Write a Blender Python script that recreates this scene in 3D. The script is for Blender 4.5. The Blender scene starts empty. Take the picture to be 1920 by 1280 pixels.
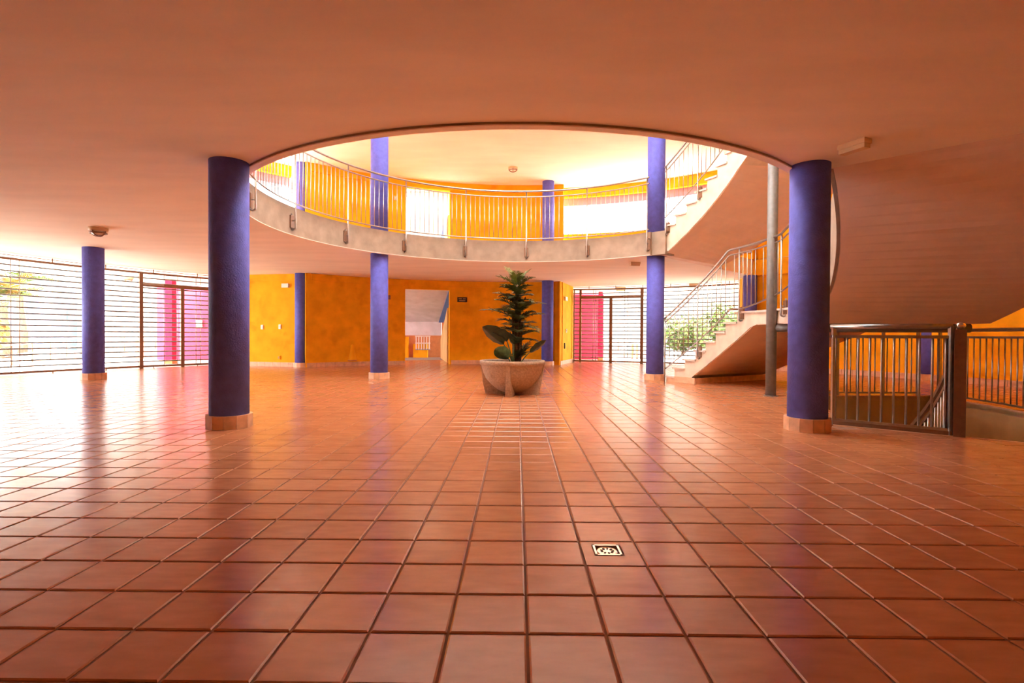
import bpy, math, random
from mathutils import Vector, Matrix

# ------------------------------------------------------------------ units
S = 0.25                       # one floor tile (the unit used below) in metres
CX, CY = -0.10, 26.60          # centre of the round atrium, in tiles
R = math.radians
random.seed(7)
scene = bpy.context.scene
COL = scene.collection

# ------------------------------------------------------------------ camera
cam_d = bpy.data.cameras.new('camera')
cam_d.sensor_width = 36.0
cam_d.lens = 990.86 / 1920.0 * 36.0
cam_d.clip_start = 0.02
cam_d.clip_end = 500.0
cam = bpy.data.objects.new('camera', cam_d)
COL.objects.link(cam)
CAM = Vector((-0.1443, -6.6184, 3.7584))
_rt = Vector((0.99993517, 0.01004613, 0.00536009))
_up = Vector((-0.0054782, 0.01176672, 0.99991576))
_fw = Vector((-0.00998221, 0.9998803, -0.01182099))
_m = Matrix((_rt, _up, -_fw)).transposed().to_4x4()
_m.translation = CAM * S
cam.matrix_world = _m
scene.camera = cam

# ------------------------------------------------------------------ world, sun, exposure
world = bpy.data.worlds.new('world')
scene.world = world
world.use_nodes = True
bg = world.node_tree.nodes['Background']
bg.inputs[0].default_value = (0.92, 0.96, 1.0, 1)
bg.inputs[1].default_value = 1.75
sun_d = bpy.data.lights.new('sun', 'SUN')
sun_d.energy = 14.0
sun_d.angle = R(1.0)
sun_d.color = (1.0, 0.985, 0.94)
sun = bpy.data.objects.new('sun', sun_d)
sun.rotation_euler = (R(-55), 0, R(12))     # sun behind the far wall, 35 degrees high
sun.location = (0, 0, 30)
COL.objects.link(sun)

vs = scene.view_settings
vs.view_transform = 'Standard'
try:
    vs.look = 'None'
except Exception:
    pass
vs.exposure = 3.48
vs.gamma = 1.0
vs.use_curve_mapping = False
cy = scene.cycles
cy.max_bounces = 12
cy.diffuse_bounces = 8
cy.glossy_bounces = 4
cy.sample_clamp_indirect = 12.0
cy.caustics_reflective = False
cy.caustics_refractive = False
cy.use_denoising = True

# ------------------------------------------------------------------ materials
def mat(name, col, rough=0.8, var=0.06, scale=6.0, bump=0.0, bscale=40.0, metal=0.0, spec=0.5, stretch=None, blotch=None):
    m = bpy.data.materials.new(name)
    m.use_nodes = True
    nt = m.node_tree
    b = nt.nodes['Principled BSDF']
    b.inputs['Roughness'].default_value = rough
    b.inputs['Metallic'].default_value = metal
    b.inputs['Specular IOR Level'].default_value = spec
    geo = nt.nodes.new('ShaderNodeNewGeometry')
    vec = geo.outputs['Position']
    if stretch:
        mp = nt.nodes.new('ShaderNodeMapping')
        mp.inputs['Scale'].default_value = stretch
        nt.links.new(vec, mp.inputs['Vector'])
        vec = mp.outputs['Vector']
    n = nt.nodes.new('ShaderNodeTexNoise')
    n.inputs['Scale'].default_value = scale
    n.inputs['Detail'].default_value = 5.0
    nt.links.new(vec, n.inputs['Vector'])
    r = nt.nodes.new('ShaderNodeValToRGB')
    lo = [max(0, c * (1 - var * 2)) for c in col]
    hi = [min(1, c * (1 + var * 1.4)) for c in col]
    r.color_ramp.elements[0].position = 0.3
    r.color_ramp.elements[1].position = 0.7
    r.color_ramp.elements[0].color = (*lo, 1)
    r.color_ramp.elements[1].color = (*hi, 1)
    nt.links.new(n.outputs['Fac'], r.inputs['Fac'])
    out = r.outputs['Color']
    if blotch:
        n2 = nt.nodes.new('ShaderNodeTexNoise')
        n2.inputs['Scale'].default_value = blotch[0]
        n2.inputs['Detail'].default_value = 8.0
        nt.links.new(geo.outputs['Position'], n2.inputs['Vector'])
        r2 = nt.nodes.new('ShaderNodeValToRGB')
        r2.color_ramp.elements[0].position = 0.58
        r2.color_ramp.elements[1].position = 0.72
        nt.links.new(n2.outputs['Fac'], r2.inputs['Fac'])
        mx = nt.nodes.new('ShaderNodeMix')
        mx.data_type = 'RGBA'
        mx.blend_type = 'MULTIPLY'
        mx.inputs[7].default_value = (*blotch[1], 1)
        nt.links.new(r2.outputs['Color'], mx.inputs[0])
        nt.links.new(out, mx.inputs[6])
        out = mx.outputs[2]
    nt.links.new(out, b.inputs['Base Color'])
    if bump:
        n3 = nt.nodes.new('ShaderNodeTexNoise')
        n3.inputs['Scale'].default_value = bscale
        n3.inputs['Detail'].default_value = 4.0
        nt.links.new(vec, n3.inputs['Vector'])
        bp = nt.nodes.new('ShaderNodeBump')
        bp.inputs['Strength'].default_value = bump
        bp.inputs['Distance'].default_value = 0.01
        nt.links.new(n3.outputs['Fac'], bp.inputs['Height'])
        nt.links.new(bp.outputs['Normal'], b.inputs['Normal'])
    return m

def tile_material():
    """Satin terracotta: each tile takes its own tone from its grid cell."""
    m = bpy.data.materials.new('terracotta_tile')
    m.use_nodes = True
    nt = m.node_tree
    L = nt.links
    b = nt.nodes['Principled BSDF']
    geo = nt.nodes.new('ShaderNodeNewGeometry')
    sc = nt.nodes.new('ShaderNodeVectorMath'); sc.operation = 'SCALE'
    sc.inputs['Scale'].default_value = 1.0 / S
    L.new(geo.outputs['Position'], sc.inputs[0])
    fl = nt.nodes.new('ShaderNodeVectorMath'); fl.operation = 'FLOOR'
    mu = nt.nodes.new('ShaderNodeVectorMath'); mu.operation = 'MULTIPLY'
    mu.inputs[1].default_value = (1, 1, 0)
    L.new(sc.outputs[0], mu.inputs[0])
    L.new(mu.outputs[0], fl.inputs[0])
    wn = nt.nodes.new('ShaderNodeTexWhiteNoise'); wn.noise_dimensions = '2D'
    L.new(fl.outputs[0], wn.inputs['Vector'])
    r1 = nt.nodes.new('ShaderNodeValToRGB')
    r1.color_ramp.elements[0].color = (0.49, 0.203, 0.090, 1)
    r1.color_ramp.elements[1].color = (0.56, 0.242, 0.110, 1)
    L.new(wn.outputs['Value'], r1.inputs['Fac'])
    mp = nt.nodes.new('ShaderNodeMapping')
    mp.inputs['Scale'].default_value = (3.0, 9.0, 1.0)
    L.new(geo.outputs['Position'], mp.inputs['Vector'])
    off = nt.nodes.new('ShaderNodeVectorMath'); off.operation = 'ADD'
    L.new(mp.outputs[0], off.inputs[0]); L.new(wn.outputs['Color'], off.inputs[1])
    n = nt.nodes.new('ShaderNodeTexNoise')
    n.inputs['Scale'].default_value = 2.2; n.inputs['Detail'].default_value = 6
    L.new(off.outputs[0], n.inputs['Vector'])
    r2 = nt.nodes.new('ShaderNodeValToRGB')
    r2.color_ramp.elements[0].position = 0.3; r2.color_ramp.elements[1].position = 0.72
    r2.color_ramp.elements[0].color = (0.88, 0.84, 0.82, 1)
    r2.color_ramp.elements[1].color = (1.08, 1.06, 1.05, 1)
    L.new(n.outputs['Fac'], r2.inputs['Fac'])
    mx = nt.nodes.new('ShaderNodeMix'); mx.data_type = 'RGBA'; mx.blend_type = 'MULTIPLY'
    mx.inputs[0].default_value = 1.0
    L.new(r1.outputs['Color'], mx.inputs[6]); L.new(r2.outputs['Color'], mx.inputs[7])
    L.new(mx.outputs[2], b.inputs['Base Color'])
    mr = nt.nodes.new('ShaderNodeMapRange')
    mr.inputs['To Min'].default_value = 0.15; mr.inputs['To Max'].default_value = 0.27
    L.new(n.outputs['Fac'], mr.inputs['Value'])
    L.new(mr.outputs['Result'], b.inputs['Roughness'])
    b.inputs['Specular IOR Level'].default_value = 0.5
    n3 = nt.nodes.new('ShaderNodeTexNoise')
    n3.inputs['Scale'].default_value = 9.0; n3.inputs['Detail'].default_value = 3
    L.new(geo.outputs['Position'], n3.inputs['Vector'])
    bp = nt.nodes.new('ShaderNodeBump')
    bp.inputs['Strength'].default_value = 0.10; bp.inputs['Distance'].default_value = 0.006
    L.new(n3.outputs['Fac'], bp.inputs['Height'])
    L.new(bp.outputs['Normal'], b.inputs['Normal'])
    return m

M = {
    'tile': tile_material(),
    'grout': mat('grout', (0.30, 0.145, 0.08), 0.9),
    'ceiling': mat('ceiling_plaster', (0.92, 0.83, 0.74), 0.85, 0.03, 1.6, 0.12, 10.0, spec=0.2, stretch=(0.5, 1.6, 1.0)),
    'soffit': mat('stair_soffit_plaster', (0.84, 0.66, 0.54), 0.85, 0.03, 3.0, 0.1, 30.0),
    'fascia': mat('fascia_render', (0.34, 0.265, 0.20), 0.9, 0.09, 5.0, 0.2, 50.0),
    'orange': mat('orange_plaster', (0.88, 0.42, 0.012), 0.85, 0.07, 3.0, 0.3, 45.0, spec=0.15, blotch=(2.5, (0.86, 0.80, 0.7))),
    'ochre': mat('ochre_plaster', (0.55, 0.36, 0.14), 0.9, 0.10, 2.0, 0.2, 30.0),
    'blue': mat('blue_plaster', (0.105, 0.115, 0.52), 0.7, 0.08, 12.0, 0.5, 70.0),
    'steel': mat('brushed_steel', (0.44, 0.41, 0.38), 0.33, 0.06, 30.0, metal=1.0),
    'darksteel': mat('grey_painted_steel', (0.22, 0.23, 0.23), 0.5, 0.08, 14.0, 0.1, 60, metal=0.2),
    'bronze': mat('brown_painted_metal', (0.24, 0.13, 0.075), 0.45, 0.06, 20.0, metal=0.3),
    'stone': mat('stair_render', (0.74, 0.62, 0.50), 0.8, 0.08, 5.0, 0.15, 60.0),
    'tread': mat('pale_stone_tread', (0.70, 0.62, 0.54), 0.4, 0.06, 20.0),
    'basetile': mat('beige_base_tile', (0.72, 0.42, 0.24), 0.5, 0.10, 9.0),
    'pot': mat('sandy_concrete', (0.45, 0.33, 0.23), 0.9, 0.12, 40.0, 0.5, 160.0, blotch=(6.0, (0.8, 0.72, 0.66))),
    'soil': mat('dark_soil', (0.07, 0.045, 0.03), 1.0, 0.3, 40.0, 0.8, 90.0),
    'frond': mat('palm_green', (0.095, 0.125, 0.028), 0.5, 0.30, 9.0),
    'frond2': mat('palm_young_green', (0.16, 0.22, 0.05), 0.5, 0.25, 9.0),
    'trunk': mat('palm_fibre', (0.17, 0.10, 0.05), 0.9, 0.30, 40.0, 0.8, 90.0),
    'leaf': mat('glossy_dark_leaf', (0.026, 0.045, 0.016), 0.35, 0.25, 16.0),
    'leaf2': mat('pale_green_leaf', (0.10, 0.20, 0.08), 0.4, 0.25, 16.0),
    'white': mat('white_plastic', (0.80, 0.76, 0.68), 0.5, 0.03),
    'cream': mat('cream_plastic', (0.72, 0.52, 0.30), 0.5, 0.04),
    'glassy': mat('frosted_lamp_glass', (0.85, 0.80, 0.70), 0.15, 0.03),
    'black': mat('dark_recess', (0.02, 0.017, 0.015), 0.7, 0.05),
    'signdark': mat('dark_sign_plate', (0.05, 0.035, 0.015), 0.5, 0.05),
    'signtext': mat('pale_sign_print', (0.55, 0.38, 0.20), 0.6, 0.02),
    'chrome': mat('polished_steel', (0.80, 0.79, 0.77), 0.18, 0.03, 30.0, metal=1.0),
    'magenta': mat('magenta_render', (0.62, 0.045, 0.11), 0.85, 0.05, 1.5),
    'red': mat('crimson_render', (0.72, 0.010, 0.080), 0.8, 0.05, 2.0),
    'pink': mat('pink_render', (0.95, 0.36, 0.58), 0.85, 0.04, 2.0),
    'whitewall': mat('white_render', (0.27, 0.26, 0.24), 0.9, 0.04, 1.0),
    'skyblue': mat('pale_blue_render', (0.11, 0.16, 0.24), 0.9, 0.04, 1.0),
    'bluebeam': mat('blue_painted_concrete', (0.10, 0.20, 0.52), 0.8, 0.05, 4.0),
    'concrete': mat('grey_concrete', (0.58, 0.58, 0.64), 0.9, 0.07, 3.0, 0.2, 20.0, blotch=(1.5, (0.8, 0.78, 0.78))),
    'paving': mat('pale_paving', (0.36, 0.33, 0.29), 0.9, 0.07, 1.2),
    'terrace': mat('terrace_bounce_paving', (0.55, 0.52, 0.47), 0.9, 0.06, 1.5),  # pale so the terrace bounces sunlight into the gallery
    'leafy': mat('garden_green', (0.12, 0.17, 0.03), 0.7, 0.35, 4.0),
    'leafy2': mat('garden_dry_orange', (0.30, 0.15, 0.03), 0.8, 0.3, 4.0),
    'bark': mat('tree_bark', (0.20, 0.13, 0.08), 0.95, 0.2, 20.0),
    'terra': mat('terracotta_render', (0.62, 0.24, 0.09), 0.85, 0.06, 6.0),
}

# ------------------------------------------------------------------ helpers
def pol(r, th, z=0.0):
    return (CX + r * math.cos(R(th)), CY + r * math.sin(R(th)), z)

def tag(o, label=None, cat=None, group=None, kind=None):
    if label: o['label'] = label
    if cat: o['category'] = cat
    if group: o['group'] = group
    if kind: o['kind'] = kind
    return o

class MB:
    """collects faces in tile units"""
    def __init__(s):
        s.v = []; s.f = []; s.sm = []
    def add(s, vs, fs, smooth=False):
        o = len(s.v)
        s.v += [tuple(v) for v in vs]
        for f in fs:
            s.f.append(tuple(i + o for i in f)); s.sm.append(smooth)
        return s
    def box(s, c, d, rz=0.0, rx=0.0, ry=0.0):
        m = Matrix.Rotation(rz, 3, 'Z') @ Matrix.Rotation(ry, 3, 'Y') @ Matrix.Rotation(rx, 3, 'X')
        c = Vector(c); vs = []
        for k in range(8):
            p = Vector(((1 if k & 1 else -1) * d[0] / 2, (1 if k & 2 else -1) * d[1] / 2, (1 if k & 4 else -1) * d[2] / 2))
            vs.append(c + m @ p)
        return s.add(vs, [(0, 2, 3, 1), (4, 5, 7, 6), (0, 1, 5, 4), (2, 6, 7, 3), (0, 4, 6, 2), (1, 3, 7, 5)])
    def tube(s, pts, r, n=8, closed=False, caps=True, flat=None):
        """tube along points; r may be a list; flat=(a,b): rectangular section"""
        P = [Vector(p) for p in pts]; N = len(P)
        rr = r if isinstance(r, (list, tuple)) else [r] * N
        vs = []; fs = []
        for i in range(N):
            a = P[i - 1] if (i > 0 or closed) else P[i]
            b = P[(i + 1) % N] if (i < N - 1 or closed) else P[i]
            t = (b - a).normalized()
            up = Vector((0, 0, 1)) if abs(t.z) < 0.95 else Vector((0, 1, 0))
            x = t.cross(up).normalized(); y = x.cross(t).normalized()
            if flat:
                for (p, q) in ((-1, -1), (1, -1), (1, 1), (-1, 1)):
                    vs.append(P[i] + x * p * flat[0] / 2 + y * q * flat[1] / 2)
            else:
                for k in range(n):
                    an = 2 * math.pi * k / n
                    vs.append(P[i] + (x * math.cos(an) + y * math.sin(an)) * rr[i])
        if flat: n = 4
        for i in range(N if closed else N - 1):
            j = (i + 1) % N
            for k in range(n):
                k2 = (k + 1) % n
                fs.append((i * n + k, j * n + k, j * n + k2, i * n + k2))
        if caps and not closed:
            fs.append(tuple(range(n))); fs.append(tuple((N - 1) * n + k for k in reversed(range(n))))
        return s.add(vs, fs, smooth=not flat)
    def sector(s, r0, r1, t0, t1, z0, z1, n=None):
        """annular sector block; z0/z1 may be functions of theta"""
        if t1 < t0: t0, t1 = t1, t0
        n = n or max(1, int((t1 - t0) / 2.5))
        Z0 = z0 if callable(z0) else (lambda t: z0)
        Z1 = z1 if callable(z1) else (lambda t: z1)
        vs = []; fs = []
        for i in range(n + 1):
            t = t0 + (t1 - t0) * i / n
            vs += [pol(r0, t, Z0(t)), pol(r1, t, Z0(t)), pol(r1, t, Z1(t)), pol(r0, t, Z1(t))]
        for i in range(n):
            a = 4 * i; b = a + 4
            fs += [(a, b, b + 1, a + 1), (a + 3, a + 2, b + 2, b + 3), (a, a + 3, b + 3, b), (a + 1, b + 1, b + 2, a + 2)]
        fs += [(0, 1, 2, 3), (4 * n, 4 * n + 3, 4 * n + 2, 4 * n + 1)]
        return s.add(vs, fs)
    def lathe(s, prof, c=(0, 0, 0), n=32, smooth=True, cap_b=True, cap_t=True):
        vs = []; fs = []
        for (r, z) in prof:
            for k in range(n):
                a = 2 * math.pi * k / n
                vs.append((c[0] + r * math.cos(a), c[1] + r * math.sin(a), c[2] + z))
        for i in range(len(prof) - 1):
            for k in range(n):
                k2 = (k + 1) % n
                fs.append((i * n + k, i * n + k2, (i + 1) * n + k2, (i + 1) * n + k))
        s.add(vs, fs, smooth)
        o = len(s.v) - len(vs)
        if cap_b: s.f.append(tuple(o + k for k in reversed(range(n)))); s.sm.append(False)
        if cap_t: s.f.append(tuple(o + (len(prof) - 1) * n + k for k in range(n))); s.sm.append(False)
        return s
    def prism(s, poly, z0, z1):
        n = len(poly)
        vs = [(x, y, z0) for x, y in poly] + [(x, y, z1) for x, y in poly]
        fs = [tuple(reversed(range(n))), tuple(range(n, 2 * n))]
        for k in range(n):
            k2 = (k + 1) % n
            fs.append((k, k2, n + k2, n + k))
        return s.add(vs, fs)
    def mesh(s, name, m):
        me = bpy.data.meshes.new(name)
        me.from_pydata([(x * S, y * S, z * S) for x, y, z in s.v], [], s.f)
        me.polygons.foreach_set('use_smooth', s.sm)
        if m: me.materials.append(M[m])
        me.update()
        return me
    def build(s, name, m, parent=None, loc=None):
        o = bpy.data.objects.new(name, s.mesh(name, m))
        COL.objects.link(o)
        if loc: o.location = Vector(loc) * S
        if parent: attach(o, parent)
        return o

def attach(o, parent):
    """parent keeping o's own coordinates in the world (parents are only moved, never turned)"""
    o.parent = parent
    p = parent; off = Vector((0, 0, 0))
    while p:
        off += Vector(p.location); p = p.parent
    o.location = Vector(o.location) - off

def empty(name, loc, label=None, cat=None, group=None, kind=None):
    o = bpy.data.objects.new(name, None)
    o.empty_display_size = 0.1
    COL.objects.link(o)
    o.location = Vector(loc) * S
    return tag(o, label, cat, group, kind)

def inst(name, me, loc, parent=None, rz=0.0, scale=None):
    o = bpy.data.objects.new(name, me)
    COL.objects.link(o)
    o.location = Vector(loc) * S
    o.rotation_euler = (0, 0, rz)
    if scale: o.scale = scale
    if parent: attach(o, parent)
    return o

def arc(r, t0, t1, z, step=2.0):
    n = max(1, int(abs(t1 - t0) / step))
    Z = z if callable(z) else (lambda t: z)
    return [pol(r, t0 + (t1 - t0) * i / n, Z(t0 + (t1 - t0) * i / n)) for i in range(n + 1)]

def lerp_table(tab):
    tab = sorted(tab)
    def f(t):
        if t <= tab[0][0]: return tab[0][1]
        for (a, za), (b, zb) in zip(tab, tab[1:]):
            if t <= b: return za + (zb - za) * (t - a) / (b - a)
        return tab[-1][1]
    return f

ZC = 10.65        # ground-floor ceiling
ZL = 10.56        # underside of the rim lip
ZF = 12.45        # upper floor level
ZU = 23.15        # upper ceiling
RV = 15.75        # void radius
RSKY = 6.6        # opening radius in the added light drum
ROUT = 62.0       # roof overhang radius
T0, T1 = -41.5, 45.5      # stair hall sector

# ================================================================== SETTING
def in_well(x, y):
    dx, dy = x - CX, y - CY
    r = math.hypot(dx, dy); t = math.degrees(math.atan2(dy, dx))
    return WELL[0] < r < WELL[1] and WELL[2] < t < WELL[3]
WELL = (17.1, 26.3, -37.6, 1.5)

# ---- floor: slab, 300 single tiles, the rest in one field
fb = MB()
NSEG = 180
for i in range(72):                       # slab as sectors, leaving the stairwell open
    t0, t1 = -180 + 5 * i, -175 + 5 * i
    fb.sector(0.01, WELL[0] - .5, t0, t1, -1.3, -0.022, 1)
    fb.sector(WELL[1] + .5, 47.5, t0, t1, -1.3, -0.022, 1)
fb.sector(WELL[0] - .5, WELL[1] + .5, WELL[3] + .8, 360 + WELL[2] - .8, -1.3, -0.022)
floor = fb.build('floor', 'grout')
tag(floor, 'glossy terracotta tiled floor of the round hall', None, None, 'structure')

G = 0.018     # half joint
def tile_mesh():
    b = MB(); h = 0.5 - G; c = 0.022
    vs = [(-h, -h, -.05), (h, -h, -.05), (h, h, -.05), (-h, h, -.05),
          (-h, -h, -.014), (h, -h, -.014), (h, h, -.014), (-h, h, -.014),
          (-h + c, -h + c, 0), (h - c, -h + c, 0), (h - c, h - c, 0), (-h + c, h - c, 0)]
    fs = [(8, 9, 10, 11)]
    for a in (0, 4):
        for k in range(4):
            k2 = (k + 1) % 4
            fs.append((a + k, a + k2, a + 4 + k2, a + 4 + k))
    b.add(vs, fs)
    return b
tile_me = tile_mesh().mesh('tile', 'tile')

def clip(poly, px, py, nx, ny):
    """keep the side where (p-P).n >= 0"""
    out = []
    for i in range(len(poly)):
        a = poly[i]; b = poly[(i + 1) % len(poly)]
        da = (a[0] - px) * nx + (a[1] - py) * ny; db = (b[0] - px) * nx + (b[1] - py) * ny
        if da >= 0: out.append(a)
        if (da >= 0) != (db >= 0):
            k = da / (da - db); out.append((a[0] + (b[0] - a[0]) * k, a[1] + (b[1] - a[1]) * k))
    return out

cand = []; field = MB()
DRAIN = (1, 2)                                     # the cell that holds the floor drain
for u in range(-47, 47):
    for v in range(-10, 74):
        x, y = u + 0.5, v + 0.5
        if math.hypot(x - CX, y - CY) > 46.6: continue
        if (u, v) == DRAIN: continue
        cs = [(u, v), (u + 1, v), (u + 1, v + 1), (u, v + 1)]
        ins = [in_well(*c) for c in cs]
        if all(ins): continue
        if any(ins) or in_well(x, y):
            h = 0.5 - G
            poly = [(x - h, y - h), (x + h, y - h), (x + h, y + h), (x - h, y + h)]
            dx, dy = x - CX, y - CY
            r = math.hypot(dx, dy); t = math.degrees(math.atan2(dy, dx))
            d = [(abs(r - WELL[0]), 'i'), (abs(r - WELL[1]), 'o'),
                 (abs(t - WELL[2]) * R(1) * r, 'a'), (abs(t - WELL[3]) * R(1) * r, 'b')]
            k = min(d)[1]
            if k == 'i': px, py, _ = pol(WELL[0], t); nx, ny = -dx / r, -dy / r
            elif k == 'o': px, py, _ = pol(WELL[1], t); nx, ny = dx / r, dy / r
            elif k == 'a': px, py, _ = pol(r, WELL[2]); nx, ny = math.sin(R(WELL[2])), -math.cos(R(WELL[2]))
            else: px, py, _ = pol(r, WELL[3]); nx, ny = -math.sin(R(WELL[3])), math.cos(R(WELL[3]))
            poly = clip(poly, px, py, nx, ny)
            if len(poly) > 2: field.prism(poly, -0.05, 0.0)
            continue
        d = Vector((x, y, 0)) - CAM
        zc = d.dot(_fw)
        a = 0
        if zc > 0.6:
            sx = 960 + 990.86 * d.dot(_rt) / zc; sy = 640 - 990.86 * d.dot(_up) / zc
            if -60 < sx < 1980 and sy < 1330: a = 1e6 / zc ** 3
        cand.append((a, u, v))
cand.sort(reverse=True)
tb = tile_mesh()
for i, (a, u, v) in enumerate(cand):
    if i < 300:
        inst('tile', tile_me, (u + .5, v + .5, 0), floor)
    else:
        field.add([(p[0] + u + .5, p[1] + v + .5, p[2]) for p in tb.v], tb.f)
o = field.build('tile_field', 'tile', floor); o['kind'] = 'stuff'

# the drain cell: a tile with a square cut-out, and the drain in it
DX, DY = 1.45, 2.62
b = MB(); h = 0.5 - G; x0, y0 = DRAIN[0] + .5, DRAIN[1] + .5
ox = [x0 - h, DX - .25, DX + .27, x0 + h]; oy = [y0 - h, DY - .235, DY + .235, y0 + h]
for i in range(3):
    for j in range(3):
        if (i, j) == (1, 1): continue
        b.add([(ox[i], oy[j], 0), (ox[i + 1], oy[j], 0), (ox[i + 1], oy[j + 1], 0), (ox[i], oy[j + 1], 0)], [(0, 1, 2, 3)])
b.add([(ox[0], oy[0], 0), (ox[3], oy[0], 0), (ox[3], oy[3], 0), (ox[0], oy[3], 0),
       (ox[0], oy[0], -.05), (ox[3], oy[0], -.05), (ox[3], oy[3], -.05), (ox[0], oy[3], -.05)],
      [(0, 4, 5, 1), (1, 5, 6, 2), (2, 6, 7, 3), (3, 7, 4, 0)])
b.build('cut_tile', 'tile', floor)
dr = empty('floor_drain', (DX, DY, -0.03), 'small square steel floor drain set into a terracotta tile', 'drain')
b = MB()
for (cx_, cy_, w, d) in ((0, .205, .46, .035), (0, -.205, .46, .035), (-.2125, 0, .035, .445), (.2125, 0, .035, .445)):
    b.box((DX + cx_, DY + cy_, -.004), (w, d, .03))
b.build('frame', 'chrome', dr)
b = MB().lathe([(.185, -.03), (.185, -.012), (.16, -.008), (.03, -.016)], (DX, DY, 0), 24)
b.build('grate', 'chrome', dr)
for k in range(9):
    a = 2 * math.pi * k / 9
    b = MB().box((DX + .1 * math.cos(a), DY + .1 * math.sin(a), -.010), (.045, .03, .012), a)
    b.build('slot', 'black', dr)
MB().box((DX, DY, -.032), (.44, .44, .006)).build('pan', 'steel', dr)

# ---- ground-floor ceiling slab with its round void
b = MB()
b.sector(16.07, ROUT, T1, 360 + T0, ZC, ZF - .02, 150)
b.sector(39.5, ROUT, T0, T1, ZC, ZF - .02, 40)
ceil1 = b.build('ceiling', 'ceiling')
tag(ceil1, 'peach plaster ceiling with a large round opening', None, None, 'structure')
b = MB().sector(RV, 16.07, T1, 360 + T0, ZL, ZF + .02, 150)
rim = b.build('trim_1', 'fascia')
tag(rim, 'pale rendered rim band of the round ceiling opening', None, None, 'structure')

MB().sector(RV - .01, 16.08, T1, 360 + T0, ZL - .03, ZL + .01, 150).build('lip', 'ceiling', rim)

# ---- upper floor paving and ceiling
b = MB().sector(16.07, 38.0, T1, 360 + T0, ZF - .02, ZF, 120)
uf = b.build('floor_upper', 'basetile')
tag(uf, 'terracotta floor of the gallery above', None, None, 'structure')
b = MB()
b.sector(RV, 48.0, 0, 360, ZU, ZU + 1.9, 150)  # unseen outer overhang widened to keep sun out of the gallery windows
ceil2 = b.build('ceiling_upper', 'ceiling')
tag(ceil2, 'bright plaster ceiling above the gallery', None, None, 'structure')
b = MB().sector(RV, RV + .7, 0, 360, ZU + 1.9, 34.0, 90)  # drum and its top opening are added to light the hall from above
b.sector(RSKY, RV + .7, 0, 360, 34.0, 34.8, 90)
o = b.build('added_light_drum', 'ceiling')
tag(o, 'unseen plastered drum with a roof opening, added to light the open well', None, None, 'structure')
b = MB().sector(38.0, ROUT, 0, 360, ZF - .02, ZF, 120)  # out of view, kept pale to brighten the gallery ceilings
o = b.build('bounce_terrace', 'terrace')
tag(o, 'unseen roof terrace made pale to bounce sunlight into the gallery', None, None, 'structure')

# ---- orange back walls (ground floor and gallery), with the doorway
WR = 35.5
DOOR = (104.25, 113.3)
def back_wall(z0, z1, name, lab, dh=9.5, band=0.5):
    b = MB()
    b.sector(WR, WR + .8, 80.6, DOOR[0], z0, z1)
    b.sector(WR, WR + .8, DOOR[1], 132.4, z0, z1)
    b.sector(WR, WR + .8, DOOR[0], DOOR[1], z0 + dh, z1)
    w = b.build(name, 'orange'); tag(w, lab, None, None, 'structure')
    MB().sector(WR - .18, WR, 80.6, 131.4, z1 - band - .25, z1 - .02).build('cornice_band', 'orange', w)
    return w
wall_back = back_wall(0, ZC, 'wall_back', 'orange plastered curved back wall with an open doorway')
wall_back_u = back_wall(ZF, ZU, 'wall_back_upper', 'orange plastered curved wall behind the gallery', 9.7, .7)
def line_wall(p, q, z0, z1, th=.7, name='wall', lab='', m='orange'):
    p = Vector((p[0], p[1])); q = Vector((q[0], q[1]))
    d = (q - p).normalized(); n = Vector((-d.y, d.x)) * th
    poly = [p, q, q + n, p + n]
    w = MB().prism([(v.x, v.y) for v in poly], z0, z1).build(name, m)
    tag(w, lab, None, None, 'structure')
    return w
LW0 = pol(36.9, 133.2); LW1 = pol(46.6, 141.0)
wall_l = line_wall(LW1, LW0, 0, ZC, .7, 'wall_left', 'bright yellow-orange side wall between the grille and the blue column')
MB().prism([(v[0], v[1]) for v in (Vector(LW1) + Vector((.05, -.18, 0)), Vector(LW0) + Vector((.05, -.18, 0)), LW0, LW1)], ZC - .75, ZC - .02).build('cornice_band', 'orange', wall_l)
RW0 = pol(34.6, 81.0); RW1 = pol(42.4, 79.35)
wall_r = line_wall(RW0, RW1, 0, ZC, .7, 'wall_right', 'bright yellow return wall beside the far grille')
line_wall(pol(34.6, 80.95), pol(35.6, 83.2), 0, ZC, .2, 'wall_return', 'narrow orange wall end beside the far blue column')
# stair-hall outer wall, two storeys high
HW = 38.6
b = MB().sector(HW, HW + .8, T0 - 14, 46.2, 0, ZU)
wall_h = b.build('wall_stair_hall', 'orange')
tag(wall_h, 'tall orange curved wall behind the helical staircase', None, None, 'structure')
MB().sector(HW - .5, HW, T0, 46.2, ZC, ZF).build('floor_band', 'orange', wall_h)
line_wall(pol(HW, 46.2), pol(42.4, 49.0), 0, ZC, .7, 'wall_hall_end', 'orange wall end beside the grille behind the staircase')
# walls that close the hall beside and behind the viewpoint
b = MB().sector(47.0, 47.8, 186, 360 + T0 - 12, 0, ZC)
tag(b.build('wall_front', 'orange'), 'orange wall closing the hall behind the viewpoint', None, None, 'structure')
b = MB().sector(39.2, 47.8, T0 - 14, T0 - 13, 0, ZC)
tag(b.build('wall_front_end', 'orange'), 'orange wall end on the right of the viewpoint', None, None, 'structure')

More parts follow.
